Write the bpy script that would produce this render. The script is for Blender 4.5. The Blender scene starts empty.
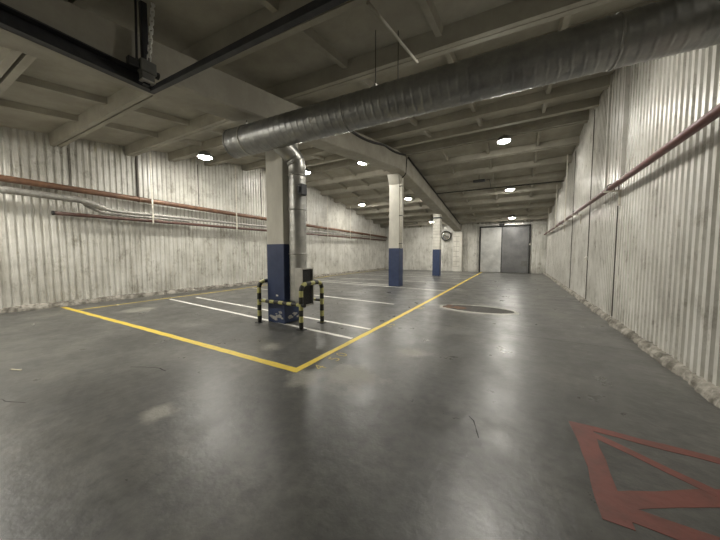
import bpy, bmesh, math, random
from mathutils import Vector, Matrix
random.seed(7)
SC = bpy.context.scene
COL = SC.collection
PI = math.pi

# ------------------------------------------------------------------ materials
def mat(name, col, rough=.6, metal=0.0, var=None, vscale=3.0, stretch=(1, 1, 1), bump=0.0, bscale=20.0,
        rvar=0.0, spec=.5, coat=0.0, lo=.4, hi=.65, detail=8):
    """Procedural surface: base colour broken up by a noise toward colour var, bump and roughness noise."""
    m = bpy.data.materials.new(name); m.use_nodes = True
    nt = m.node_tree; N = nt.nodes; L = nt.links
    b = N['Principled BSDF']
    b.inputs['Base Color'].default_value = (*col, 1)
    b.inputs['Roughness'].default_value = rough
    b.inputs['Metallic'].default_value = metal
    b.inputs['Specular IOR Level'].default_value = spec
    if var is not None or bump or rvar:
        geo = N.new('ShaderNodeNewGeometry')
        mp = N.new('ShaderNodeMapping'); mp.inputs['Scale'].default_value = stretch
        L.new(geo.outputs['Position'], mp.inputs['Vector'])
        no = N.new('ShaderNodeTexNoise'); no.inputs['Scale'].default_value = vscale; no.inputs['Detail'].default_value = detail
        no.inputs['Roughness'].default_value = .65
        L.new(mp.outputs['Vector'], no.inputs['Vector'])
        if var is not None:
            cr = N.new('ShaderNodeValToRGB')
            cr.color_ramp.elements[0].position = lo; cr.color_ramp.elements[0].color = (*col, 1)
            cr.color_ramp.elements[1].position = hi; cr.color_ramp.elements[1].color = (*var, 1)
            L.new(no.outputs['Fac'], cr.inputs['Fac']); L.new(cr.outputs['Color'], b.inputs['Base Color'])
        if rvar:
            mr = N.new('ShaderNodeMapRange'); mr.inputs['From Min'].default_value = .3; mr.inputs['From Max'].default_value = .7
            mr.inputs['To Min'].default_value = max(.03, rough - rvar); mr.inputs['To Max'].default_value = min(1, rough + rvar)
            L.new(no.outputs['Fac'], mr.inputs['Value']); L.new(mr.outputs['Result'], b.inputs['Roughness'])
        if bump:
            n2 = N.new('ShaderNodeTexNoise'); n2.inputs['Scale'].default_value = bscale; n2.inputs['Detail'].default_value = 6
            L.new(geo.outputs['Position'], n2.inputs['Vector'])
            bp = N.new('ShaderNodeBump'); bp.inputs['Strength'].default_value = bump; bp.inputs['Distance'].default_value = .02
            L.new(n2.outputs['Fac'], bp.inputs['Height']); L.new(bp.outputs['Normal'], b.inputs['Normal'])
    return m

def emis(name, col, s):
    m = bpy.data.materials.new(name); m.use_nodes = True
    b = m.node_tree.nodes['Principled BSDF']
    b.inputs['Base Color'].default_value = (.8, .8, .8, 1)
    b.inputs['Emission Color'].default_value = (*col, 1); b.inputs['Emission Strength'].default_value = s
    return m

def floor_material():
    m = bpy.data.materials.new('sealed dark concrete'); m.use_nodes = True
    nt = m.node_tree; N = nt.nodes; L = nt.links; b = N['Principled BSDF']
    geo = N.new('ShaderNodeNewGeometry')
    def noise(scale, detail=8, rough=.6, dist=0.0):
        n = N.new('ShaderNodeTexNoise'); n.inputs['Scale'].default_value = scale; n.inputs['Detail'].default_value = detail
        n.inputs['Roughness'].default_value = rough; n.inputs['Distortion'].default_value = dist
        L.new(geo.outputs['Position'], n.inputs['Vector']); return n.outputs['Fac']
    def ramp(fac, stops):
        r = N.new('ShaderNodeValToRGB')
        while len(r.color_ramp.elements) < len(stops): r.color_ramp.elements.new(.5)
        for e, (p, c) in zip(r.color_ramp.elements, stops): e.position = p; e.color = (*c, 1)
        L.new(fac, r.inputs['Fac']); return r.outputs['Color']
    def mix(fac, a, c, mode='MIX'):
        x = N.new('ShaderNodeMix'); x.data_type = 'RGBA'; x.blend_type = mode
        if isinstance(fac, float): x.inputs[0].default_value = fac
        else: L.new(fac, x.inputs[0])
        L.new(a, x.inputs[6])
        if isinstance(c, tuple): x.inputs[7].default_value = (*c, 1)
        else: L.new(c, x.inputs[7])
        return x.outputs[2]
    def mth(op, a, c):
        x = N.new('ShaderNodeMath'); x.operation = op; x.use_clamp = True
        for i, v in enumerate((a, c)):
            if isinstance(v, (int, float)): x.inputs[i].default_value = v
            else: L.new(v, x.inputs[i])
        return x.outputs[0]
    base = ramp(noise(.7, 7), [(.3, (.056, .056, .054)), (.5, (.086, .086, .082)), (.7, (.140, .138, .128))])
    fine = ramp(noise(9, 6), [(.35, (.78, .78, .78)), (.65, (1.18, 1.18, 1.15))])
    c = mix(1.0, base, fine, 'MULTIPLY')
    # worn, dusty patches where the coating has rubbed off: irregular blotches around given spots
    warp = noise(2.2, 8, .7)
    mask = None
    for (x, y, r) in ((-1.75, 2.75, .75), (-2.2, 2.45, .45), (-1.35, 3.9, .45), (-.9, 8.0, 1.5), (-3.4, 3.05, .4), (-8.7, 3.3, .8), (-2.9, 1.2, .3)):
        vd = N.new('ShaderNodeVectorMath'); vd.operation = 'DISTANCE'
        L.new(geo.outputs['Position'], vd.inputs[0]); vd.inputs[1].default_value = (x, y, 0)
        mr = N.new('ShaderNodeMapRange'); mr.inputs['From Min'].default_value = r; mr.inputs['From Max'].default_value = 0
        mr.inputs['To Min'].default_value = 0; mr.inputs['To Max'].default_value = 1
        L.new(vd.outputs['Value'], mr.inputs['Value'])
        k = mr.outputs['Result']
        mask = k if mask is None else mth('MAXIMUM', mask, k)
    mm = N.new('ShaderNodeMath'); mm.operation = 'MULTIPLY_ADD'; L.new(warp, mm.inputs[0]); mm.inputs[1].default_value = 1.6; mm.inputs[2].default_value = -.95
    s = N.new('ShaderNodeMath'); s.operation = 'ADD'; L.new(mask, s.inputs[0]); L.new(mm.outputs[0], s.inputs[1])
    mr = N.new('ShaderNodeMapRange'); mr.inputs['From Min'].default_value = .25; mr.inputs['From Max'].default_value = .62
    L.new(s.outputs[0], mr.inputs['Value'])
    worn = mth('MULTIPLY', mr.outputs['Result'], mth('GREATER_THAN', mask, .001))
    worn2 = mth('MULTIPLY', worn, .62)
    c = mix(worn2, c, (.33, .32, .275))
    # hairline scratches
    wv = ramp(noise(1.3, 10, .75, 1.5), [(.488, (0, 0, 0)), (.5, (.5, .5, .5)), (.512, (0, 0, 0))])
    c = mix(mth('MULTIPLY', wv, .22), c, (.25, .24, .21))
    L.new(c, b.inputs['Base Color'])
    rr = N.new('ShaderNodeMapRange'); rr.inputs['From Min'].default_value = .3; rr.inputs['From Max'].default_value = .7
    rr.inputs['To Min'].default_value = .24; rr.inputs['To Max'].default_value = .46
    L.new(noise(1.8, 8, .7), rr.inputs['Value'])
    ra = N.new('ShaderNodeMath'); ra.operation = 'MULTIPLY_ADD'; L.new(worn, ra.inputs[0]); ra.inputs[1].default_value = .06; L.new(rr.outputs['Result'], ra.inputs[2])
    L.new(ra.outputs[0], b.inputs['Roughness'])
    bp = N.new('ShaderNodeBump'); bp.inputs['Strength'].default_value = .16; bp.inputs['Distance'].default_value = .02
    L.new(noise(14, 6, .6), bp.inputs['Height'])
    b2 = N.new('ShaderNodeBump'); b2.inputs['Distance'].default_value = .03
    L.new(mth('MULTIPLY', worn, .25), b2.inputs['Strength']); L.new(noise(22, 6, .7), b2.inputs['Height'])
    L.new(bp.outputs['Normal'], b2.inputs['Normal']); L.new(b2.outputs['Normal'], b.inputs['Normal'])
    b.inputs['Specular IOR Level'].default_value = .5
    return m

def wall_material():
    """Old cream paint on profiled sheet steel, with vertical run marks, grime and peeling patches."""
    m = bpy.data.materials.new('cream painted sheet steel'); m.use_nodes = True
    nt = m.node_tree; N = nt.nodes; L = nt.links; b = N['Principled BSDF']
    geo = N.new('ShaderNodeNewGeometry')
    def noise(scale, st, detail=8, rough=.65):
        mp = N.new('ShaderNodeMapping'); mp.inputs['Scale'].default_value = st; L.new(geo.outputs['Position'], mp.inputs['Vector'])
        n = N.new('ShaderNodeTexNoise'); n.inputs['Scale'].default_value = scale; n.inputs['Detail'].default_value = detail
        n.inputs['Roughness'].default_value = rough; L.new(mp.outputs['Vector'], n.inputs['Vector']); return n.outputs['Fac']
    def ramp(fac, stops):
        r = N.new('ShaderNodeValToRGB')
        while len(r.color_ramp.elements) < len(stops): r.color_ramp.elements.new(.5)
        for e, (p, c) in zip(r.color_ramp.elements, stops): e.position = p; e.color = (*c, 1)
        L.new(fac, r.inputs['Fac']); return r.outputs['Color']
    def mul(a, c):
        x = N.new('ShaderNodeMix'); x.data_type = 'RGBA'; x.blend_type = 'MULTIPLY'; x.inputs[0].default_value = 1
        L.new(a, x.inputs[6]); L.new(c, x.inputs[7]); return x.outputs[2]
    base = ramp(noise(1.0, (1, 1, 1)), [(.3, (.42, .408, .37)), (.5, (.58, .568, .525)), (.7, (.69, .68, .64))])
    run = ramp(noise(2.0, (4, 4, .35)), [(.34, (.80, .79, .76)), (.52, (1, 1, 1))])
    peel = ramp(noise(3.2, (1, 1, .6), 10, .75), [(.33, (.55, .53, .49)), (.47, (1, 1, 1))])
    L.new(mul(mul(base, run), peel), b.inputs['Base Color'])
    b.inputs['Roughness'].default_value = .33
    b.inputs['Specular IOR Level'].default_value = .5
    bp = N.new('ShaderNodeBump'); bp.inputs['Strength'].default_value = .12; bp.inputs['Distance'].default_value = .02
    L.new(noise(6, (1, 1, .5), 4), bp.inputs['Height']); L.new(bp.outputs['Normal'], b.inputs['Normal'])
    return m

M = {}
M['floor'] = floor_material()
M['wall'] = wall_material()
M['ceil'] = mat('raw ceiling concrete', (.31, .293, .243), .85, var=(.40, .38, .32), vscale=1.3, bump=.15, bscale=14)
M['girder'] = mat('girder concrete', (.33, .31, .26), .85, var=(.42, .40, .34), vscale=1.5, bump=.12, bscale=12)
M['column'] = mat('column concrete', (.56, .54, .48), .8, var=(.66, .64, .57), vscale=3, stretch=(1, 1, .4), bump=.15, bscale=18)
M['white_block'] = mat('whitewashed blockwork', (.66, .64, .58), .75, var=(.52, .50, .44), vscale=3, bump=.2, bscale=25)
M['mortar'] = mat('mortar joint', (.36, .34, .30), .9)
M['blue'] = mat('blue gloss paint', (.024, .040, .100), .42, var=(.034, .053, .125), vscale=5, bump=.06, bscale=25)
M['chip'] = mat('chipped paint showing concrete', (.45, .44, .41), .85, var=(.3, .29, .27), vscale=12)
M['galv'] = mat('galvanised duct steel', (.36, .36, .345), .40, .8, var=(.50, .49, .46), vscale=4, rvar=.08, bump=.03, bscale=5)
M['galv_dark'] = mat('dull galvanised duct steel', (.27, .275, .275), .38, .8, var=(.40, .40, .39), vscale=3, rvar=.08, bump=.10, bscale=7)
M['galv_light'] = mat('bright galvanised sheet', (.52, .51, .48), .38, .7, var=(.42, .41, .38), vscale=6, rvar=.1)
M['steel_dark'] = mat('dark blue-grey painted steel', (.028, .030, .036), .5, .2, var=(.05, .05, .055), vscale=5)
M['black'] = mat('black plastic', (.012, .012, .012), .55, bump=.05)
M['cable'] = mat('black cable sheath', (.015, .014, .013), .6, var=(.025, .023, .02), vscale=20)
M['grey_box'] = mat('grey painted housing', (.11, .11, .10), .5, var=(.15, .15, .14), vscale=9)
M['chain'] = mat('bright zinc chain', (.85, .85, .83), .35, .1, var=(.75, .75, .72), vscale=30)
M['rust'] = mat('rust brown primed pipe', (.125, .068, .045), .42, .15, var=(.22, .12, .07), vscale=5, bump=.08)
M['darkpipe'] = mat('dark brown primed pipe', (.075, .040, .032), .5, .1, var=(.12, .06, .045), vscale=6, bump=.08)
M['redpipe'] = mat('dark red primed pipe', (.105, .030, .026), .36, .0, var=(.14, .046, .038), vscale=6, bump=.05)
M['foil'] = mat('foil pipe lagging', (.40, .39, .36), .45, .4, var=(.24, .23, .21), vscale=9, bump=.6, bscale=16, rvar=.1)
M['white_rod'] = mat('cream painted strap', (.66, .63, .55), .5, var=(.5, .47, .4), vscale=12)
M['yellow'] = mat('yellow road paint', (.74, .55, .07), .5, var=(.52, .41, .09), vscale=7, lo=.5, hi=.75, bump=.1)
M['yellow_faint'] = mat('faded yellow stencil paint', (.60, .49, .16), .6, var=(.26, .23, .13), vscale=25, lo=.5, hi=.68)
M['white_line'] = mat('white road paint', (.80, .78, .73), .5, var=(.5, .49, .45), vscale=6, lo=.5, hi=.75, bump=.1)
M['red_line'] = mat('worn red road paint', (.19, .060, .047), .55, var=(.13, .05, .04), vscale=5, bump=.12, lo=.45, hi=.7)
M['g_yellow'] = mat('dull yellow guard paint', (.52, .50, .20), .45, var=(.36, .35, .14), vscale=22, bump=.06)
M['g_black'] = mat('black guard paint', (.014, .014, .013), .45, var=(.03, .03, .026), vscale=22)
M['door_l'] = mat('bright zinc door sheet', (.62, .62, .60), .40, .6, var=(.40, .40, .39), vscale=.9, rvar=.1, bump=1.0, bscale=1.4)
M['door_r'] = mat('dull zinc door sheet', (.19, .19, .19), .48, .5, var=(.14, .14, .14), vscale=1.3, rvar=.08, bump=.4, bscale=1.6)
M['frame'] = mat('dark door frame steel', (.035, .035, .033), .5, .2)
M['kerb'] = mat('crumbling kerb concrete', (.34, .32, .28), .95, var=(.13, .12, .10), vscale=5, lo=.42, hi=.6, bump=.8, bscale=14)
M['seam'] = mat('dark sheet joint', (.12, .11, .095), .7)
M['mirror'] = mat('convex mirror glass', (.85, .86, .86), .04, 1.0)
M['cover'] = mat('dark cast iron cover', (.030, .027, .022), .7, .1, var=(.05, .045, .038), vscale=8, bump=.3)
M['rim'] = mat('pale cement collar', (.42, .41, .37), .8, var=(.30, .29, .26), vscale=7, bump=.2)
M['rusty'] = mat('rusty sediment', (.16, .085, .05), .9, var=(.09, .06, .04), vscale=12, bump=.3)
M['lamp_body'] = mat('grey lamp housing', (.23, .23, .22), .4, .5)
M['lens'] = emis('lit lamp lens', (1.0, .96, .87), 140.0)
M['socket'] = mat('white plastic fitting', (.7, .68, .62), .4)
M['paper'] = mat('pale wood splinter', (.40, .36, .27), .8)
M['crack'] = mat('dark open joint', (.02, .019, .018), .9)

# ------------------------------------------------------------------ mesh helpers
def link(name, bm, m, parent=None, smooth=False, loc=None):
    me = bpy.data.meshes.new(name); bmesh.ops.recalc_face_normals(bm, faces=bm.faces); bm.to_mesh(me); bm.free()
    for x in (m if isinstance(m, (list, tuple)) else [m]): me.materials.append(M[x])
    if smooth:
        me.polygons.foreach_set('use_smooth', [True] * len(me.polygons))
    o = bpy.data.objects.new(name, me); COL.objects.link(o)
    if parent is not None:
        o.parent = parent
        o.matrix_parent_inverse = Matrix.Translation(-parent.location)
    if loc is not None: o.location = loc
    return o

def thing(name, label, cat, loc, group=None):
    o = bpy.data.objects.new(name, None); COL.objects.link(o); o.location = loc; o.empty_display_size = .1
    return tag(o, label, cat, group)

def tag(o, label, cat, group=None):
    o['label'] = label; o['category'] = cat
    if group: o['group'] = group
    return o

def struct(name, bm, m, parent=None, smooth=False):
    o = link(name, bm, m, parent, smooth)
    if parent is None: o['kind'] = 'structure'
    return o

def box(bm, x0, x1, y0, y1, z0, z1, bev=0.0):
    vs = [bm.verts.new((x, y, z)) for x in (x0, x1) for y in (y0, y1) for z in (z0, z1)]
    f = [(0, 1, 3, 2), (4, 6, 7, 5), (0, 4, 5, 1), (2, 3, 7, 6), (0, 2, 6, 4), (1, 5, 7, 3)]
    fs = [bm.faces.new([vs[i] for i in q]) for q in f]
    if bev:
        es = list({e for q in fs for e in q.edges})
        bmesh.ops.bevel(bm, geom=es, offset=bev, segments=2, affect='EDGES', profile=.5)

def quad(bm, pts, mi=0):
    f = bm.faces.new([bm.verts.new(p) for p in pts]); f.material_index = mi; return f

def hexa(bm, a, b):
    """solid between two quads a and b (lists of four points each)"""
    A = [bm.verts.new(p) for p in a]; B = [bm.verts.new(p) for p in b]
    bm.faces.new(A); bm.faces.new(B[::-1])
    for i in range(4): bm.faces.new((A[i], A[(i + 1) % 4], B[(i + 1) % 4], B[i]))

def tube(bm, pts, r, n=12, caps=True, mi=None, rad=None):
    """swept tube through pts; mi(i) material index of segment i; rad(i, ang) radius override"""
    P = [Vector(p) for p in pts]; rings = []
    t0 = (P[1] - P[0]).normalized()
    up = Vector((0, 0, 1)) if abs(t0.z) < .9 else Vector((0, 1, 0))
    u = t0.cross(up).normalized()
    for i, p in enumerate(P):
        t = (P[min(i + 1, len(P) - 1)] - P[max(i - 1, 0)]).normalized()
        u = (u - t * u.dot(t)).normalized(); v = t.cross(u)
        ring = []
        for k in range(n):
            a = 2 * PI * k / n
            rr = rad(i, a) if rad else (r[i] if isinstance(r, (list, tuple)) else r)
            ring.append(bm.verts.new(p + (u * math.cos(a) + v * math.sin(a)) * rr))
        rings.append(ring)
    for i in range(len(rings) - 1):
        for k in range(n):
            f = bm.faces.new((rings[i][k], rings[i][(k + 1) % n], rings[i + 1][(k + 1) % n], rings[i + 1][k])); f.smooth = True
            if mi: f.material_index = mi(i)
    if caps:
        a = bm.faces.new(rings[0][::-1]); b = bm.faces.new(rings[-1])
        if mi: a.material_index = mi(0); b.material_index = mi(len(rings) - 2)

def lathe(bm, prof, n=24, c=(0, 0, 0), axis='z'):
    """closed solid of revolution; prof = [(r, h)...]"""
    rings = []
    for r, h in prof:
        ring = []
        for k in range(n):
            a = 2 * PI * k / n; x, y = r * math.cos(a), r * math.sin(a)
            p = (x, y, h) if axis == 'z' else (x, h, y) if axis == 'y' else (h, x, y)
            ring.append(bm.verts.new((p[0] + c[0], p[1] + c[1], p[2] + c[2])))
        rings.append(ring)
    for i in range(len(rings) - 1):
        for k in range(n):
            bm.faces.new((rings[i][k], rings[i][(k + 1) % n], rings[i + 1][(k + 1) % n], rings[i + 1][k]))
    bm.faces.new(rings[0][::-1]); bm.faces.new(rings[-1])

def dense(pts, step, closed=False):
    out = [Vector(pts[0])]
    for a, b in zip(pts, pts[1:]):
        a, b = Vector(a), Vector(b); n = max(1, round((b - a).length / step))
        out += [a.lerp(b, k / n) for k in range(1, n + 1)]
    return out

def fillet(pts, r, seg=6):
    """round the corners of a polyline"""
    P = [Vector(p) for p in pts]; out = [P[0]]
    for i in range(1, len(P) - 1):
        a = (P[i - 1] - P[i]); b = (P[i + 1] - P[i])
        d = min(r, a.length * .49, b.length * .49)
        A = P[i] + a.normalized() * d; B = P[i] + b.normalized() * d
        for k in range(seg + 1):
            t = k / seg; out.append(A * (1 - t) ** 2 + P[i] * 2 * t * (1 - t) + B * t * t)
    out.append(P[-1]); return out

# ------------------------------------------------------------------ dimensions
XL, XR = -11.35, 1.88          # side walls
YB, YE = -1.4, 24.6            # back and end walls
RY, RZ, SL = 11.3, 5.83, .15   # ridge line, height of rib undersides at the ridge, roof slope
def rz(y): return RZ - SL * abs(y - RY)

# ------------------------------------------------------------------ floor
bm = bmesh.new(); box(bm, XL - .15, XR + .15, YB - .15, YE + .15, -.12, 0)
floor = struct('floor', bm, 'floor')
floor['label'] = 'dark grey sealed concrete floor with worn patches'

def strip(name, pts, w, m, label, z=.002, wob=.006):
    """painted line: thin slab with a slightly uneven edge"""
    P = dense(pts, .15); bm = bmesh.new(); Lf, Rt = [], []
    for i, p in enumerate(P):
        t = (P[min(i + 1, len(P) - 1)] - P[max(i - 1, 0)]).normalized(); n = Vector((-t.y, t.x, 0))
        a, b = w / 2 + random.uniform(-wob, wob), w / 2 + random.uniform(-wob, wob)
        Lf.append((p + n * a)); Rt.append((p - n * b))
    for zz in (z,):
        A = [bm.verts.new((v.x, v.y, zz)) for v in Lf]; B = [bm.verts.new((v.x, v.y, zz)) for v in Rt]
        A0 = [bm.verts.new((v.x, v.y, .0004)) for v in Lf]; B0 = [bm.verts.new((v.x, v.y, .0004)) for v in Rt]
        for i in range(len(A) - 1):
            bm.faces.new((A[i], A[i + 1], B[i + 1], B[i])); bm.faces.new((A0[i], A0[i + 1], A[i + 1], A[i])); bm.faces.new((B[i], B[i + 1], B0[i + 1], B0[i]))
        bm.faces.new((A[0], B[0], B0[0], A0[0])); bm.faces.new((A[-1], A0[-1], B0[-1], B[-1]))
    o = link(name, bm, m, floor); o['label'] = label; return o

strip('yellow_line', [(-11.05, 2.40, 0), (-6.3, 2.505, 0), (-2.41, 2.56, 0)], .11, 'yellow', 'yellow painted line along the near edge of the parking bays')
strip('yellow_line', [(-2.43, 2.51, 0), (-2.41, 6, 0), (-2.42, 10, 0), (-2.50, 24.2, 0)], .10, 'yellow', 'yellow painted line along the driving lane', .0026)
strip('yellow_line', [(-10.16, 2.48, 0), (-10.25, 7, 0), (-10.9, 15, 0), (-11.0, 23.6, 0)], .07, 'yellow', 'thin yellow line near the left wall', .0016)
for y0, x0, y1, x1 in ((4.62, -9.95, 4.05, -2.5), (5.28, -9.6, 4.74, -2.5), (7.98, -10.1, 7.48, -3.15), (11.8, -10.2, 11.23, -2.5), (12.5, -10.2, 12.0, -5.2),
                       (13.9, -10.3, 14.5, -2.55), (17.0, -10.6, 17.5, -2.6), (18.9, -10.7, 18.6, -2.6), (21.2, -10.7, 21.2, -2.6)):
    strip('white_line', [(x0, y0, 0), (x1, y1, 0)], .085, 'white_line', 'white painted parking bay line', .0013)
# red box with crossed diagonals, bottom right
strip('red_line', [(.52, 2.98, 0), (.54, 1.95, 0)], .14, 'red_line', 'red painted end bar of the crossed floor box', .0024, .012)
strip('red_line', [(.45, 2.95, 0), (1.78, 2.93, 0)], .085, 'red_line', 'red painted far edge of the crossed floor box', .0021, .008)
strip('red_line', [(.47, 2.06, 0), (1.78, 2.08, 0)], .125, 'red_line', 'red painted near edge of the crossed floor box', .0021, .008)
strip('red_line', [(.55, 2.88, 0), (1.76, 2.13, 0)], .075, 'red_line', 'red painted diagonal of the crossed floor box', .0018, .006)
strip('red_line', [(.56, 2.14, 0), (1.76, 2.88, 0)], .12, 'red_line', 'broad red painted diagonal of the crossed floor box', .0015, .006)

def stencil(txt, x, y, size, label):
    cu = bpy.data.curves.new('stencil', 'FONT'); cu.body = txt; cu.size = size; cu.extrude = .0008; cu.space_character = 1.5; cu.offset = -.004
    t = bpy.data.objects.new('tmp', cu); COL.objects.link(t); dg = bpy.context.evaluated_depsgraph_get()
    me = bpy.data.meshes.new_from_object(t.evaluated_get(dg)); bpy.data.objects.remove(t)
    bm = bmesh.new(); bm.from_mesh(me); bpy.data.meshes.remove(me)
    bmesh.ops.rotate(bm, verts=bm.verts, cent=(0, 0, 0), matrix=Matrix.Rotation(PI / 2, 3, 'Z'))
    bmesh.ops.translate(bm, verts=bm.verts, vec=(x, y, .0014))
    o = link('stencilled_number', bm, 'yellow_faint', floor); o['label'] = label
stencil('4 50', -2.14, 2.72, .26, 'faded yellow stencilled number by the corner of the parking area')
stencil('35', -2.2, 5.05, .24, 'faded yellow stencilled number beside the lane line')
stencil('05', -2.2, 7.15, .26, 'very faded yellow stencilled number beside the lane line')
# saw-cut joints and cracks in the slab
def crack(pts, w, label):
    P = dense(pts, .08); P = [Vector((p.x + random.uniform(-1, 1) * .012, p.y + random.uniform(-1, 1) * .012, 0)) for p in P]
    bm = bmesh.new(); A = []; B = []
    for i, p in enumerate(P):
        t = (P[min(i + 1, len(P) - 1)] - P[max(i - 1, 0)]).normalized(); n = Vector((-t.y, t.x, 0)); h = w / 2 * random.uniform(.4, 1.1)
        A.append(bm.verts.new((p.x + n.x * h, p.y + n.y * h, .0009))); B.append(bm.verts.new((p.x - n.x * h, p.y - n.y * h, .0009)))
    for i in range(len(A) - 1): bm.faces.new((A[i], A[i + 1], B[i + 1], B[i]))
    o = link('floor_crack', bm, 'crack', floor); o['label'] = label
crack([(-2.35, 5.95, 0), (-1.2, 5.75, 0), (.7, 5.75, 0), (1.7, 5.7, 0)], .010, 'dark joint line across the driving lane')
crack([(-.34, 2.62, 0), (-.28, 2.48, 0), (-.22, 2.33, 0)], .012, 'short dark gouge in the concrete of the lane')
crack([(-4.4, 1.55, 0), (-4.1, 1.7, 0), (-3.85, 1.72, 0)], .014, 'short dark scratch on the floor')
crack([(-5.2, .35, 0), (-4.4, .55, 0), (-4.25, .62, 0)], .010, 'thin dark joint near the left of the floor')

# manhole
mh = thing('manhole_cover', 'dark oval manhole set in a pale cement collar in the driving lane', 'manhole cover', (-.82, 7.92, 0))
cx, cy = -.92, 7.92
bm = bmesh.new(); n = 40
outr = [(cx + 1.0 * math.cos(2 * PI * k / n) * (1 + .05 * math.sin(5 * k)), cy + .56 * math.sin(2 * PI * k / n) * (1 + .06 * math.cos(3 * k))) for k in range(n)]
inr = [(cx + .90 * math.cos(2 * PI * k / n), cy + .46 * math.sin(2 * PI * k / n)) for k in range(n)]
a = [bm.verts.new((*p, .001)) for p in outr]; b = [bm.verts.new((*p, .012)) for p in inr]; c2 = [bm.verts.new((*p, .003)) for p in inr]
for k in range(n):
    j = (k + 1) % n; bm.faces.new((a[k], a[j], b[j], b[k])); bm.faces.new((b[k], b[j], c2[j], c2[k]))
link('collar', bm, 'rim', mh)
bm = bmesh.new(); n = 40
bm.faces.new([bm.verts.new((cx + .90 * math.cos(2 * PI * k / n), cy + .46 * math.sin(2 * PI * k / n), .004)) for k in range(n)])
for k in range(-4, 5): box(bm, cx + k * .15 - .02, cx + k * .15 + .02, cy - .3, cy + .3, .004, .008)
link('plate', bm, 'cover', mh)
bm = bmesh.new()
for k in range(14):
    x = cx - .80 + random.random() * .5; y = cy + random.uniform(-.2, .24); s = random.uniform(.05, .12)
    lathe(bm, [(s, .008), (s * .6, .013), (.005, .015)], 9, (x, y, 0))
o = link('sediment', bm, 'rusty', mh); o['label'] = 'rust coloured sediment at the end of the manhole'

# ------------------------------------------------------------------ walls: trapezoidal profiled sheets
def profile(length, pitch=.2, depth=.055):
    out = []; s = 0.0
    while s < length:
        for ds, d in ((0, 0), (.034, 0), (.058, 1), (.124, 1)):
            if s + ds < length: out.append((s + ds, d * depth))
        s += pitch
    out.append((length, 0)); return out

def sheet_wall(name, origin, along, inward, length, ztop, zbot=0.0, m='wall', depth=.034, parent=None, pitch=.148):
    """ztop(s) gives the top edge; ribs rise toward `inward`; thin solid sheet"""
    bm = bmesh.new(); A = []; B = []; O = Vector(origin); al = Vector(along); inn = Vector(inward)
    pr = profile(length, pitch, depth)
    for s, d in pr:
        p = O + al * s + inn * d
        A.append(bm.verts.new((p.x, p.y, zbot))); B.append(bm.verts.new((p.x, p.y, ztop(s))))
    for i in range(len(A) - 1): bm.faces.new((A[i], A[i + 1], B[i + 1], B[i]))
    # backing
    q = [O + al * s - inn * .12 for s in (0, length)]
    C0 = [bm.verts.new((p.x, p.y, zbot)) for p in q]; C1 = [bm.verts.new((p.x, p.y, ztop(s))) for p, s in zip(q, (0, length))]
    bm.faces.new((C0[0], C1[0], C1[1], C0[1]))
    o = struct(name, bm, m, parent); return o
slope_top = lambda s: rz(YB + s) + .42
sheet_wall('wall_left', (XL, YB, 0), (0, 1, 0), (1, 0, 0), YE - YB, slope_top)
sheet_wall('wall_right', (XR, YB, 0), (0, 1, 0), (-1, 0, 0), YE - YB, slope_top)
sheet_wall('wall_end', (XL, YE, 0), (1, 0, 0), (0, -1, 0), XR - XL, lambda s: rz(YE) + .42)
sheet_wall('wall_back', (XL, YB, 0), (1, 0, 0), (0, 1, 0), XR - XL, lambda s: rz(YB) + .42)

# crumbling kerbs at the foot of the side walls
def kerb(name, x0, sgn, y0, y1, h, dpt):
    bm = bmesh.new(); rows = []
    n = int((y1 - y0) / .045)
    for i in range(n + 1):
        y = y0 + (y1 - y0) * i / n
        lump = .55 + .45 * math.sin(y * 2.1 + 1.3) * math.sin(y * 5.7) + random.uniform(-.22, .22)
        d = dpt * max(.25, .75 + .4 * lump); hh = h * max(.3, .8 + .25 * lump)
        pf = [(0, 0), (d, 0), (d * random.uniform(.8, 1.02), hh * .45), (d * random.uniform(.45, .75), hh * random.uniform(.8, 1)), (0, hh)]
        rows.append([bm.verts.new((x0 + sgn * a, y, z)) for a, z in pf])
    for i in range(n):
        for k in range(5):
            j = (k + 1) % 5; bm.faces.new((rows[i][k], rows[i][j], rows[i + 1][j], rows[i + 1][k]))
    bm.faces.new(rows[0]); bm.faces.new(rows[-1][::-1])
    return struct(name, bm, 'kerb')
kerb('baseboard_left', XL, 1, YB + .05, YE - .05, .15, .17)
kerb('baseboard_right', XR, -1, YB + .05, YE - .05, .12, .14)

# plain strips on the walls: sheet joints and the boxed-out panel on the right
bm = bmesh.new(); box(bm, 1.78, XR + .02, 7.62, 8.72, 3.02, rz(8.1) + .3)
for k in range(4): box(bm, 1.770, 1.782, 7.70 + k * .24, 7.76 + k * .24, 3.03, rz(8.1) + .28)
box(bm, 1.745, 1.79, 8.60, 8.74, 3.0, rz(8.6) + .3)
struct('trim_1', bm, 'wall')
bm = bmesh.new(); box(bm, XL + .02, XL + .065, 4.37, 4.43, 3.42, rz(4.4) + .2); struct('trim_2', bm, 'seam')
for i, y in enumerate((7.93, 10.6, 13.6)):
    bm = bmesh.new(); box(bm, XR - .050, XR - .02, y, y + .008, .12, 3.0 if i == 0 else rz(y)); struct('trim_%d' % (3 + i), bm, 'seam')
for i, y in enumerate((2.75, 6.45, 9.6, 13.0)):
    bm = bmesh.new(); box(bm, XL + .02, XL + .05, y, y + .010, 3.5, rz(y)); struct('trim_%d' % (6 + i), bm, 'seam')

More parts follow.
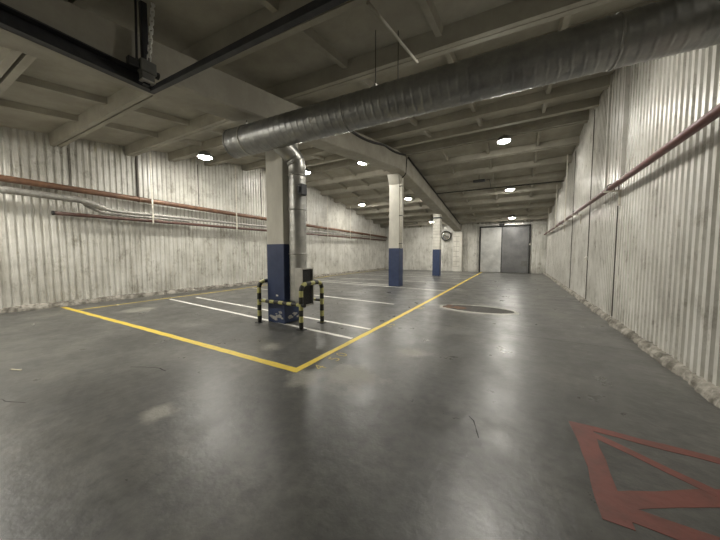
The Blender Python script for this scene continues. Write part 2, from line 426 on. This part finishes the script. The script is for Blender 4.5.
# ------------------------------------------------------------------ ceiling of ribbed roof slabs
bm = bmesh.new()
GX = -4.45
near_rows = [(10.24, 0.0), (8.67, .01), (7.12, .02), (5.75, .05), (4.46, .085), (2.76, .085), (1.16, .08), (-.45, .08)]
far_rows = [11.60, 13.05, 14.55, 16.05, 17.6, 19.1, 20.6, 22.1, 23.6]
RHN, RHF = .34, .24                          # rib depth before and beyond the ridge
def RHy(y): return RHN + .02 - .012 * (y + 1.5) if y < RY - .5 else RHF
def rib_pair(y, skew, sgn):
    for off in (-.125, .012):
        for xa, xb in ((XL, GX), (GX, XR)):
            def yy(x): return y + off + (skew * (x - GX) if x > GX else .035 * (x - GX) * (skew > .01))
            a = []; b = []
            for x, lst in ((xa, a), (xb, b)):
                yc = yy(x); z = rz(yc)
                lst += [(x, yc + .012, z), (x, yc + .101, z), (x, yc + .122, z + RHy(y)), (x, yc - .009, z + RHy(y))]
            hexa(bm, a, b)
for y, s in near_rows: rib_pair(y, s, 1)
for y in far_rows: rib_pair(y, 0, -1)
# cross ribs
crossX = (-9.3, -7.75, -6.0, -2.9, -1.2, .55)
def cross(x, ya, yb):
    za, zb = rz(ya) + RHy(ya), rz(yb) + RHy(yb)
    hexa(bm, [(x - .045, ya, za - .13), (x + .045, ya, za - .13), (x + .07, ya, za), (x - .07, ya, za)],
         [(x - .045, yb, zb - .13), (x + .045, yb, zb - .13), (x + .07, yb, zb), (x - .07, yb, zb)])
for x in crossX:
    cross(x, YB, 10.25); cross(x, 11.6, YE)
# deck and the open ridge recess
for ya, yb in ((YB - .1, 10.36), (11.46, YE + .1)):
    za, zb = rz(ya) + RHy(ya), rz(yb) + RHy(yb)
    hexa(bm, [(XL - .1, ya, za), (XR + .1, ya, za), (XR + .1, ya, za + .12), (XL - .1, ya, za + .12)],
         [(XL - .1, yb, zb), (XR + .1, yb, zb), (XR + .1, yb, zb + .12), (XL - .1, yb, zb + .12)])
zt = RZ + .62
box(bm, XL - .1, XR + .1, 10.30, 10.38, RZ + .0, zt); box(bm, XL - .1, XR + .1, 11.45, 11.53, RZ + .12, zt)
box(bm, XL - .1, XR + .1, 10.30, 11.53, zt, zt + .1)
struct('ceiling', bm, 'ceil')

# ------------------------------------------------------------------ the long gabled girder on the columns
def gx(y): return -4.42 + .011 * max(0, y - 5)
bm = bmesh.new(); rings = []
for y in (YB + .06, 4.4, RY - .75, RY, RY + .75, 19, YE - .06):
    x1 = gx(y); x0 = x1 - .60; zb = 5.10 - .125 * max(.45, abs(y - RY)); zt_ = min(rz(y), RZ - .11) - .005
    rings.append([bm.verts.new(p) for p in ((x0 + .03, y, zb), (x1 - .03, y, zb), (x1, y, zb + .03), (x1, y, zt_), (x0, y, zt_), (x0, y, zb + .03))])
for a, b in zip(rings, rings[1:]):
    for k in range(6): bm.faces.new((a[k], a[(k + 1) % 6], b[(k + 1) % 6], b[k]))
bm.faces.new(rings[0]); bm.faces.new(rings[-1][::-1])
o = link('roof_girder', bm, 'girder'); tag(o, 'long grey concrete roof girder running over the blue-footed columns', 'beam')

# ------------------------------------------------------------------ columns
def column(label, x0, y0, w, d, ztop, zblue, shaft, joints=False):
    t = thing('concrete_column', label, 'column', (x0 + w / 2, y0 + d / 2, 0), 'columns with blue painted feet')
    bm = bmesh.new(); box(bm, x0, x0 + w, y0, y0 + d, 0, ztop, .012); link('shaft', bm, shaft, t)
    if joints:
        bm = bmesh.new(); z = zblue + .15
        while z < ztop - .05: box(bm, x0 - .003, x0 + w + .003, y0 - .003, y0 + d + .003, z, z + .018); z += .21
        link('block_joints', bm, 'mortar', t)
    bm = bmesh.new(); e = .005
    box(bm, x0 - e, x0 + w + e, y0 - e, y0 + d + e, .002, zblue, .012); p = link('painted_foot', bm, 'blue', t); p['label'] = 'glossy dark blue painted foot'
    return t, p
t, p = column('nearest square concrete column, blue foot inside the black and yellow guard', -4.76, 4.17, .50, .48, 4.20, 1.71, 'column')
bm = bmesh.new()
rr = random.Random(3)
def chip(u0, z0, s, face):
    n = 9; pts = []
    for k in range(n):
        a = 2 * PI * k / n; q = s * rr.uniform(.5, 1.1); uu, zz = u0 + q * 1.5 * math.cos(a), max(.01, z0 + q * .8 * math.sin(a))
        pts.append((uu, 4.17 - .0075, zz) if face == 'f' else (-4.26 + .0075, uu, zz))
    bm.faces.new([bm.verts.new(v) for v in pts])
for u0, z0, s in ((-4.66, .13, .05), (-4.55, .10, .07), (-4.43, .15, .07), (-4.38, .24, .04), (-4.5, .2, .025), (-4.33, .12, .03)): chip(u0, z0, s, 'f')
for u0, z0, s in ((4.34, .12, .06), (4.48, .17, .06), (4.56, .10, .04)): chip(u0, z0, s, 's')
o = link('paint_chips', bm, 'chip', p); o['label'] = 'bare patches where the blue paint has flaked'
bm = bmesh.new(); box(bm, -4.5, -4.44, 4.157, 4.17, .585, .62); link('small_plate', bm, 'socket', p)
t2, p2 = column('middle square concrete column with a pale conduit down its side and blue foot', -5.16, 11.6, .50, .5, 5.03, 1.76, 'column')
bm = bmesh.new(); hexa(bm, [(-5.16, 11.602, 4.62), (-4.66, 11.602, 4.62), (-4.66, 11.602, 5.03), (-5.16, 11.602, 5.03)], [(-5.16, 11.59, 4.62), (-4.66, 11.59, 4.62), (-4.66, 11.38, 5.03), (-5.16, 11.38, 5.03)]); link('haunch', bm, 'column', t2)
t3, p3 = column('farthest column, whitewashed blockwork above a blue foot, near the mirror', -5.02, 18.6, .46, .46, 4.17, 1.80, 'white_block', True)
bm = bmesh.new(); box(bm, -5.03, -4.53, 18.57, 19.09, 3.88, 3.96); link('steel_strap', bm, 'steel_dark', t3)

# pale conduit on the middle column
bm = bmesh.new(); tube(bm, fillet([(-4.57, 11.62, 1.74), (-4.57, 11.62, 4.9)], .05), .035, 10)
o = link('conduit', bm, 'white_rod'); tag(o, 'pale vertical conduit pipe on the right side of the middle column', 'conduit')
for z in (1.95, 3.2, 4.5):
    b2 = bmesh.new(); box(b2, -4.665, -4.525, 11.575, 11.665, z, z + .03); link('clip', b2, 'steel_dark', o)

# whitewashed block pier on the end wall under the girder
bm = bmesh.new(); box(bm, -4.78, -4.06, 24.1, 24.52, 0, 3.30, .015)
t = thing('block_pier', 'whitewashed block pier against the far wall left of the steel gate', 'pier', (-4.6, 24.3, 0))
link('shaft', bm, 'white_block', t)
bm = bmesh.new()
for k in range(1, 8): box(bm, -4.74, -4.26, 24.093, 24.3, k * .42, k * .42 + .035)
box(bm, -4.50, -4.48, 24.094, 24.3, .42, 7 * .42 + .03)
link('block_joints', bm, 'mortar', t)

# ------------------------------------------------------------------ main spiral duct
A, B = Vector((-5.15, 3.69, 3.76)), Vector((1.80, 4.50, 4.005)); Lg = (B - A).length; ax = (B - A).normalized()
duct = thing('ventilation_duct', 'large horizontal spiral steel duct hung under the ceiling', 'duct', A)
R_ = .268; NS = 430
def srad(R, L, n, pitch, h):
    def f(i, a):
        s = L * i / (n - 1); ph = (s / pitch - a / (2 * PI)) % 1.0
        return R + (h if ph < .13 else 0.0)
    return f
bm = bmesh.new(); tube(bm, [A + ax * (Lg * i / (NS - 1)) for i in range(NS)], R_, 40, True, None, srad(R_, Lg, NS, .125, .008))
link('spiral_pipe', bm, 'galv_dark', duct)
def band(c, d, R, w, m, parent, name):
    bm = bmesh.new(); tube(bm, [c - d * w / 2, c + d * w / 2], R, 40); return link(name, bm, m, parent, False)
for s in (.02, .40, 2.62, 6.1): band(A + ax * s, ax, R_ + (.013 if s < 1 else .010), .03, 'galv_light' if s == .40 else 'galv_dark', duct, 'joint_band' if s != .40 else 'hanger_band')
for s in (.40, 3.13, 3.42):
    c = A + ax * s
    for dy in ((-.02, ) if s != 3.42 else (.18,)):
        bm = bmesh.new(); top = rz(c.y + dy) + .28 if s > 1 else rz(c.y) + .2
        tube(bm, [(c.x, c.y + dy, c.z + (R_ - .02 if dy < .1 else .2)), (c.x, c.y + dy, top)], .007, 6); link('hanger_rod', bm, 'cable', duct)
        bm = bmesh.new(); box(bm, c.x - .02, c.x + .02, c.y + dy - .03, c.y + dy + .03, c.z + R_ - .02, c.z + R_ + .06); link('hanger_clamp', bm, 'galv_light', duct)

# drop duct beside the first column, with elbow and intake box
dd = thing('drop_duct', 'vertical spiral steel duct beside the nearest column with a box intake', 'duct', (-4.045, 4.37, .4))
r2 = .178
zt0, zt1 = .5, 3.12; n = 150
bm = bmesh.new(); tube(bm, [(-4.045, 4.37, zt0 + (zt1 - zt0) * i / (n - 1)) for i in range(n)], r2, 28, True, None, srad(r2, zt1 - zt0, n, .13, .005))
link('riser_pipe', bm, 'galv', dd)
el = fillet([(-4.045, 4.37, 3.10), (-4.05, 4.37, 3.42), (-4.10, 4.20, 3.58), (-4.16, 3.9, 3.72)], .16, 5)
bm = bmesh.new(); tube(bm, el, r2 + .004, 28); link('elbow', bm, 'galv', dd)
for p_, d_ in (((-4.045, 4.37, 3.12), (0, 0, 1)), ((-4.05, 4.335, 3.42), (-.1, -.35, .6)), ((-4.045, 4.37, 2.42), (0, 0, 1)), ((-4.045, 4.37, 1.5), (0, 0, 1))):
    band(Vector(p_), Vector(d_).normalized(), r2 + .014, .03, 'galv', dd, 'joint_band')
bm = bmesh.new(); box(bm, -3.90, -3.80, 4.24, 4.40, 2.70, 2.92, .01); box(bm, -3.88, -3.85, 4.2, 4.26, 2.74, 2.86); link('damper_lever', bm, 'steel_dark', dd)
bm = bmesh.new()
x0, x1, y0, y1, z0, z1 = -3.97, -3.78, 4.18, 4.53, .42, 1.20
box(bm, x0, x1 - .02, y0, y1, z0, z1, .006)
for q in ((y0 - .008, y0 + .02, z0, z1), (y1 - .02, y1 + .008, z0, z1), (y0, y1, z1 - .02, z1 + .008), (y0, y1, z0 - .008, z0 + .02)): box(bm, x1 - .03, x1 + .012, *q)
bx = link('intake_box', bm, 'galv_light', dd)
bm = bmesh.new(); box(bm, x1 - .024, x1 - .016, y0 + .02, y1 - .02, z0 + .02, z1 - .02)
for k in range(1, 24): box(bm, x1 - .016, x1 - .011, y0 + .02, y1 - .02, z0 + .02 + k * .031, z0 + .025 + k * .031)
g = link('intake_grille', bm, 'black', bx); g['label'] = 'black mesh over the box opening'

# ------------------------------------------------------------------ black and yellow column guard
gd = thing('column_guard', 'black and yellow striped tubular guard around the nearest column', 'guard rail', (-4.26, 4.02, 0))
stripe = lambda i: int(i * .02 / .125) % 2
def gtube(name, pts, r=.036, off=0):
    P = dense(pts, .02); bm = bmesh.new(); tube(bm, P, r, 14, True, lambda i: (int((i * .02 + off) / .125)) % 2); return link(name, bm, ('g_black', 'g_yellow'), gd)
for x in (-4.865, -3.66):
    gtube('hoop', fillet([(x, 4.02, 0.01), (x, 4.02, .90), (x, 4.68, .90), (x, 4.68, 0.01)], .17, 8), .044)
    for y in (4.02, 4.68):
        bm = bmesh.new(); box(bm, x - .075, x + .075, y - .075, y + .075, .0005, .012, .003); link('base_plate', bm, 'g_black', gd)
gtube('crossbar', [(-4.84, 4.02, .49), (-3.56, 4.02, .49)], .038, .06)
gtube('crossbar', [(-4.84, 4.70, .49), (-3.66, 4.70, .49)], .03, .0)

# ------------------------------------------------------------------ left wall pipes
bm = bmesh.new(); tube(bm, dense([(-11.08, YB + .1, 3.40), (-11.08, 8, 3.28), (-11.08, 24.3, 3.10)], .8), .085, 16)
o = link('rusty_pipe', bm, 'rust'); tag(o, 'thick rust brown pipe, topmost of the pipes along the left wall', 'pipe')
for y in (1.2, 4.3, 9.4, 14.6, 19.5):
    b2 = bmesh.new(); tube(b2, [(-11.08, y, 3.38 - .0128 * y), (-11.08, y + .05, 3.38 - .0128 * y)], .094, 16); link('weld_collar', b2, 'rust', o)
P = fillet([(-10.97, YB + .1, 3.10), (-10.97, 2.94, 3.05), (-10.97, 3.50, 2.83), (-10.97, 8.1, 2.85), (-10.97, 24.2, 2.93)], .25, 5)
bm = bmesh.new(); P = dense(P, .06); tube(bm, P, [.088 + random.uniform(-.007, .007) if p.y < 3.4 else .052 + random.uniform(-.004, .004) for p in P], 14)
o = link('lagged_pipe', bm, 'foil'); tag(o, 'silver foil lagged pipe stepping down below the rusty pipe on the left wall', 'pipe')
P = fillet([(-11.15, 2.98, 2.98), (-11.15, 3.02, 2.93), (-11.15, 3.4, 2.75), (-11.15, 6, 2.755)], .12, 4)
bm = bmesh.new(); tube(bm, dense(P, .06), .04, 12); o = link('branch_pipe', bm, 'foil'); tag(o, 'short silver branch pipe bending down behind the foil lagged pipe', 'pipe')
bm = bmesh.new(); tube(bm, dense([(-11.02, 2.33, 2.615), (-11.02, 24.0, 2.79)], .8), .052, 16)
o = link('brown_pipe', bm, 'darkpipe'); tag(o, 'dark brown pipe with an open end, lowest along the left wall', 'pipe')
bm = bmesh.new(); tube(bm, [(-11.02, 2.30, 2.615), (-11.02, 2.34, 2.615)], .062, 16); e = link('end_ring', bm, 'cable', o)
ho = ['cream strap hanger nearest the camera on the left wall pipes', 'second cream strap hanger on the left wall pipes, just left of the nearest column',
      'third cream strap hanger on the left wall pipes, first one right of the nearest column', 'fourth cream strap hanger along the left wall pipes', 'fifth cream strap hanger along the left wall pipes', 'farthest cream strap hanger along the left wall pipes']
for y, lb in zip((4.63, 7.86, 11.6, 14.6, 17.4, 20.6), ho):
    zt_ = rz(y) + .1; zl = 2.61 + .0081 * (y - 2.36)
    h = thing('pipe_hanger', lb, 'pipe hanger', (-10.86, y, zl - .1), 'strap hangers on the left wall pipes')
    bm = bmesh.new(); box(bm, -10.885, -10.87, y - .025, y + .025, zl - .08, zt_); link('strap', bm, 'white_rod', h)
    bm = bmesh.new(); tube(bm, fillet([(-10.88, y, zl - .06), (-11.02, y, zl - .078), (-11.14, y, zl - .05), (-11.14, y, zl + .16)], .05, 4), .018, 8); link('hook', bm, 'white_rod', h)
    bm = bmesh.new(); box(bm, -10.895, -10.86, y - .04, y + .04, zl + .12, zl + .16); link('clamp', bm, 'white_rod', h)

# ------------------------------------------------------------------ right wall sprinkler pipe
bm = bmesh.new(); tube(bm, dense([(1.68, YB + .1, 2.95), (1.68, 6.0, 2.90), (1.68, 24.3, 2.92)], .8), .053, 16)
o = link('sprinkler_pipe', bm, 'redpipe'); tag(o, 'dark red pipe running the length of the right wall', 'pipe')
for i, y in enumerate((2.5, 7.8, 11.9, 15.6)):
    nm = ['', 'nearest pale bracket under the dark red pipe on the right wall', 'middle pale bracket under the dark red pipe on the right wall', 'farthest pale bracket under the dark red pipe on the right wall'][i]
    if not nm: continue
    t = thing('pipe_bracket', nm, 'bracket', (1.8, y, 2.6), 'brackets under the dark red pipe')
    bm = bmesh.new(); box(bm, 1.57, 1.86, y - .02, y + .02, 2.815, 2.845); link('arm', bm, 'white_rod', t)
    bm = bmesh.new(); box(bm, 1.81, 1.86, y - .025, y + .025, 2.52, 2.845); link('wall_leg', bm, 'white_rod', t)
    bm = bmesh.new(); tube(bm, fillet([(1.62, y, 2.83), (1.62, y, 2.98), (1.74, y, 2.98), (1.74, y, 2.83)], .06, 5), .008, 6); link('u_bolt', bm, 'steel_dark', t)
for y, lb in ((13.75, 'nearest of the tall pale pipe supports on the right wall'), (17.0, 'middle of the tall pale pipe supports on the right wall'), (21.0, 'farthest of the tall pale pipe supports on the right wall by the gate')):
    t = thing('pipe_support', lb, 'pipe support', (1.76, y, 2.9), 'tall pale pipe supports on the right wall')
    bm = bmesh.new(); box(bm, 1.595, 1.625, y - .04, y + .04, 2.8, rz(y) - .01); link('upright', bm, 'white_rod', t)
    bm = bmesh.new(); box(bm, 1.59, 1.86, y - .03, y + .03, 2.80, 2.845); link('arm', bm, 'white_rod', t)
# small fitting on the right wall
t = thing('wall_fitting', 'small white plastic fitting low on the right wall', 'wall fitting', (1.82, 10.62, 1.36))
bm = bmesh.new(); box(bm, 1.79, 1.835, 10.56, 10.68, 1.30, 1.42, .01); link('housing', bm, 'socket', t)
bm = bmesh.new(); lathe(bm, [(.03, 1.76), (.035, 1.79)], 12, (0, 10.62, 1.36), 'x'); link('cap', bm, 'socket', t)

# ------------------------------------------------------------------ steel rail, hanger, chain and box at the upper left
t = thing('steel_rail', 'dark steel rail along the girder, turning across under the ceiling', 'rail', (-4.33, 1.9, 3.66))
bm = bmesh.new(); box(bm, -4.41, -4.31, YB + .1, 1.93, 3.69, 3.705); box(bm, -4.41, -4.395, YB + .1, 1.93, 3.69, 3.88); box(bm, -4.41, -4.31, YB + .1, 1.93, 3.865, 3.88)
link('channel', bm, 'steel_dark', t)
bm = bmesh.new(); hexa(bm, [(-4.38, 1.88, 3.68), (-4.38, 1.94, 3.68), (-4.38, 1.94, 3.745), (-4.38, 1.88, 3.745)], [(1.7, 1.88, 3.36), (1.7, 1.94, 3.36), (1.7, 1.94, 3.44), (1.7, 1.88, 3.44)])
link('cross_member', bm, 'steel_dark', t)
bm = bmesh.new(); box(bm, -4.31, -4.25, 1.775, 1.845, 3.7, 4.80); link('hanger_post', bm, 'steel_dark', t)
bm = bmesh.new(); tube(bm, [(-4.29, 1.72, 3.86), (-4.29, 1.74, 4.80)], .014, 8); link('tie_rod', bm, 'steel_dark', t)
bm = bmesh.new(); box(bm, 1.68, 1.82, 1.86, 1.96, 3.34, 3.46); link('end_plate', bm, 'steel_dark', t)
t = thing('hoist_box', 'grey box with black end fixed to the corner of the dark steel rail', 'hoist', (-4.24, 1.82, 3.80))
bm = bmesh.new(); box(bm, -4.30, -4.18, 1.72, 1.90, 3.83, 3.98, .012); box(bm, -4.30, -4.2, 1.74, 1.88, 3.74, 3.83, .006); link('body', bm, 'grey_box', t)
bm = bmesh.new(); box(bm, -4.28, -4.2, 1.60, 1.72, 3.84, 3.94, .01); link('motor', bm, 'black', t)
bm = bmesh.new(); lathe(bm, [(.04, 1.90), (.045, 1.94)], 14, (-4.24, 0, 3.87), 'y'); link('end_cap', bm, 'black', t)
bm = bmesh.new(); box(bm, -4.29, -4.19, 1.735, 1.885, 3.725, 3.74); link('lower_plate', bm, 'galv_light', t)
# chain
ch = thing('hanging_chain', 'bright link chain hanging from the ceiling to the grey box', 'chain', (-4.2, 1.82, 3.98))
bm = bmesh.new(); top = Vector((-4.19, 1.895, 4.78)); bot = Vector((-4.19, 1.815, 3.985)); nL = 13
d = (top - bot).normalized(); 
for k in range(nL):
    c = bot.lerp(top, (k + .5) / nL); s = Vector((0, 1, 0)) if k % 2 == 0 else Vector((1, 0, 0)); s = (s - d * s.dot(d)).normalized()
    hl, hw = .046, .019; loop = []
    for j in range(14):
        a = 2 * PI * j / 14; q = math.cos(a), math.sin(a)
        loop.append(c + s * hw * q[0] + d * (hl - hw) * (1 if q[1] > 0 else -1) + d * hw * q[1])
    rings = []
    for j in range(14):
        tt = (loop[(j + 1) % 14] - loop[j - 1]).normalized(); nn = (loop[j] - c); nn = (nn - tt * nn.dot(tt)).normalized(); bb = tt.cross(nn)
        rings.append([bm.verts.new(loop[j] + (nn * math.cos(2 * PI * m_ / 6) + bb * math.sin(2 * PI * m_ / 6)) * .0075) for m_ in range(6)])
    for j in range(14):
        for m_ in range(6): bm.faces.new((rings[j][m_], rings[j][(m_ + 1) % 6], rings[(j + 1) % 14][(m_ + 1) % 6], rings[(j + 1) % 14][m_]))
link('links', bm, 'chain', ch, True)

# ------------------------------------------------------------------ conduits and cables under the roof
bm = bmesh.new(); tube(bm, dense([(-4.25, 16.35, 5.03), (-1.5, 16.4, 5.02), (1.82, 16.5, 5.01)], .6), .028, 10)
o = link('ceiling_conduit', bm, 'cable'); tag(o, 'thin dark conduit crossing the right bay below the ceiling', 'conduit')
t = thing('junction_box', 'small flat dark box hanging below the ceiling beside the thin conduit', 'junction box', (-1.75, 14.75, 5.0))
bm = bmesh.new(); box(bm, -2.05, -1.5, 14.85, 15.1, 5.09, 5.18, .02); link('housing', bm, 'black', t)
bm = bmesh.new(); tube(bm, fillet([(-1.5, 14.97, 5.14), (-1.3, 14.97, 5.14), (-1.35, 16.38, 5.04)], .08, 4), .014, 8); link('cable', bm, 'cable', t)
bm = bmesh.new(); tube(bm, [(-1.78, 14.97, 5.17), (-1.78, 14.97, 5.6)], .012, 6); link('hanger', bm, 'cable', t)
P = [(gx(y) + .035 + .02 * math.sin(y * 2.3), y, rz(y) - .06 - .08 * abs(math.sin(y * 1.35))) for y in [5.6 + .25 * k for k in range(24)]]
bm = bmesh.new(); tube(bm, P, .04, 8)
lp = [(gx(6.1) + .03, 6.1 + .11 * math.cos(a), rz(6.1) - .12 + .11 * math.sin(a)) for a in [k * .4 for k in range(30)]]; tube(bm, lp, .02, 8)
o = link('looped_cable', bm, 'cable'); tag(o, 'black cable looping along the top of the girder between the nearest and middle columns', 'cable')
P = [(gx(y) + .05, y, rz(y) - .04) for y in [11.7 + .5 * k for k in range(25)]]
bm = bmesh.new(); tube(bm, P, .035, 8); o = link('girder_cable', bm, 'cable'); tag(o, 'dark cable along the top edge of the girder beyond the middle column', 'cable')
bm = bmesh.new(); tube(bm, fillet([(-4.30, 11.55, 5.66), (-4.32, 11.55, 5.55), (-4.36, 11.57, 5.0), (-4.57, 11.62, 4.85)], .06, 4), .022, 8)
o = link('drop_cable', bm, 'cable'); tag(o, 'short dark cable dropping from the girder into the conduit of the middle column', 'cable')
bm = bmesh.new(); tube(bm, dense([(-1.68, 3.10, 4.57), (-1.60, 4.75, 4.81)], .4), .022, 10)
o = link('ceiling_tube', bm, 'ceil'); tag(o, 'grey tube between two ceiling ribs above the duct hanger', 'pipe')

# ------------------------------------------------------------------ convex mirror on the end wall
mr = thing('convex_mirror', 'round convex mirror with a dark rim high on the far wall', 'mirror', (-5.55, 24.3, 3.05))
bm = bmesh.new(); prof = [(.385 * math.sin(a), -.06 * math.cos(a) * 1.6) for a in [k * PI / 2 / 8 for k in range(1, 9)]]
lathe(bm, [(.004, -.098)] + prof + [(.385, .03), (.01, .03)], 32, (0, 0, 0), 'y'); 
R_m = Matrix.Rotation(math.radians(18), 3, 'X') @ Matrix.Rotation(math.radians(0), 3, 'Z')
R_m = Matrix.Rotation(math.radians(22), 3, 'Z') @ Matrix.Rotation(math.radians(10), 3, 'X')
bmesh.ops.rotate(bm, verts=bm.verts, cent=(0, 0, 0), matrix=R_m); bmesh.ops.translate(bm, verts=bm.verts, vec=(-5.40, 24.22, 3.06)); link('glass', bm, 'mirror', mr, True)
bm = bmesh.new(); tube(bm, [(.39 * math.cos(2 * PI * k / 36), 0, .39 * math.sin(2 * PI * k / 36)) for k in range(37)], .04, 10, False)
bmesh.ops.rotate(bm, verts=bm.verts, cent=(0, 0, 0), matrix=R_m); bmesh.ops.translate(bm, verts=bm.verts, vec=(-5.40, 24.22, 3.06)); link('rim', bm, 'black', mr, True)
bm = bmesh.new(); tube(bm, [(-5.40, 24.24, 3.06), (-5.40, 24.56, 3.06)], .03, 8); link('wall_arm', bm, 'steel_dark', mr)

# ------------------------------------------------------------------ steel gate in the end wall
d0, d1, dm, dz = -2.66, .72, -1.12, 3.62
bm = bmesh.new(); yb = 24.40
box(bm, d0 - .10, d0, yb, 24.58, 0, dz + .1); box(bm, d1, d1 + .10, yb, 24.58, 0, dz + .1); box(bm, d0 - .1, d1 + .1, yb, 24.58, dz, dz + .1)
door = struct('door_1', bm, 'frame'); door['label'] = 'dark frame of the double steel gate in the far wall'
def leaf(x0, x1, m, lb):
    bm = bmesh.new(); box(bm, x0 + .02, x1 - .02, 24.43, 24.50, .03, dz - .02, .006); o = link('door_leaf', bm, m, door); o['label'] = lb
    return o
la = leaf(d0, dm, 'door_l', 'brighter zinc sheet gate leaf'); lb_ = leaf(dm, d1, 'door_r', 'duller grey gate leaf')
bm = bmesh.new(); box(bm, dm - .03, dm + .03, 24.40, 24.44, .03, dz - .02); link('meeting_strip', bm, 'frame', door)
bm = bmesh.new(); box(bm, d0 + .04, d0 + .22, 24.39, 24.43, .85, .95); link('handle', bm, 'galv_light', la)
bm = bmesh.new(); box(bm, d1 - .48, d1 - .10, 24.40, 24.43, .55, .95); link('latch_plate', bm, 'grey_box', lb_)
bm = bmesh.new(); box(bm, d1 + .02, d1 + .12, 24.33, 24.41, 2.15, 2.28, .01); link('switch_box', bm, 'socket', door)
bm = bmesh.new(); box(bm, d0 - .35, d1 + 1.1, 24.32, 24.42, dz + .12, dz + .20); link('top_track', bm, 'galv_light', door)
bm = bmesh.new(); box(bm, dm - .2, dm + .16, 24.28, 24.42, dz + .02, dz + .28, .02); link('door_operator', bm, 'black', door)

# bit of litter on the left of the floor
bm = bmesh.new(); hexa(bm, [(-5.66, .735, .001), (-5.645, .715, .001), (-5.645, .715, .008), (-5.66, .735, .008)], [(-5.50, .795, .001), (-5.485, .775, .001), (-5.485, .775, .008), (-5.50, .795, .008)])
o = link('splinter', bm, 'paper'); tag(o, 'pale splinter of wood lying on the floor at the far left', 'litter')

# ------------------------------------------------------------------ lamps
def make_lamp():
    t = thing('ceiling_lamp', '', 'lamp', (0, 0, 0))
    bm = bmesh.new(); lathe(bm, [(.12, .13), (.17, .12), (.22, .04), (.24, 0), (.25, -.042), (.232, -.042), (.2, -.005)], 28); link('housing', bm, 'lamp_body', t, True)
    bm = bmesh.new(); lathe(bm, [(.02, -.095), (.11, -.083), (.18, -.055), (.208, -.012)], 12); link('lens', bm, 'lens', t)
    bm = bmesh.new(); tube(bm, [(0, 0, .12), (0, 0, .22)], .012, 8); link('hanger_rod', bm, 'steel_dark', t)
    return t
lamp0 = make_lamp(); kids = list(lamp0.children)
lamps = [(-9.37, 5.61, 'lit ceiling lamp just left of the big duct end'),
         (-6.13, 10.88, 'lit ceiling lamp between the nearest and middle columns, beside the girder'),
         (-.55, 11.39, 'brightest lit ceiling lamp over the driving lane, just beyond the duct'),
         (-.45, 16.53, 'second lit ceiling lamp over the driving lane, beyond the flat dark box'),
         (-9.37, 16.5, 'lit ceiling lamp over the left wall pipes, left of the middle column'),
         (-5.97, 16.28, 'lit ceiling lamp just right of the middle column'),
         (-9.3, 10.69, 'lit ceiling lamp near the ridge, touching the right edge of the drop duct'),
         (-.42, 22.08, 'farthest lit ceiling lamp over the driving lane, before the gate'),
         (-6.0, 21.91, 'lit ceiling lamp just left of the farthest column'),
         (-6.05, 5.45, 'lit ceiling lamp hidden behind the left end of the big duct'),
         (-.5, 5.85, 'lit ceiling lamp hidden behind the big duct over the driving lane'),
         (-10.1, .1, 'lit ceiling lamp left of the camera above the left wall, out of view'),
         (-6.05, -.1, 'lit ceiling lamp left of the camera beside the girder, out of view')]
for i, (x, y, lb) in enumerate(lamps):
    z = min(rz(y), 5.75) - .17
    if i == 0: r = lamp0
    else:
        r = lamp0.copy(); COL.objects.link(r)
        for c in kids:
            k = c.copy(); COL.objects.link(k); k.parent = r
    r.location = (x, y, z + .02); r['label'] = lb; r['group'] = 'round ceiling lamps'

# ------------------------------------------------------------------ world, camera, view
w = bpy.data.worlds.new('dark'); SC.world = w; w.use_nodes = True
w.node_tree.nodes['Background'].inputs[0].default_value = (.02, .02, .02, 1)
cam = bpy.data.cameras.new('camera'); co = bpy.data.objects.new('camera', cam); COL.objects.link(co)
cam.sensor_fit = 'HORIZONTAL'; cam.sensor_width = 36; cam.lens = 272.5 / 720 * 36; cam.clip_start = .02
co.location = (0, 0, 1.5)
co.rotation_euler = (math.radians(90 - 3.4), 0, math.radians(30))
SC.camera = co
SC.view_settings.view_transform = 'Standard'; SC.view_settings.look = 'None'; SC.view_settings.gamma = 1; SC.view_settings.use_curve_mapping = False
SC.view_settings.exposure = 1.22
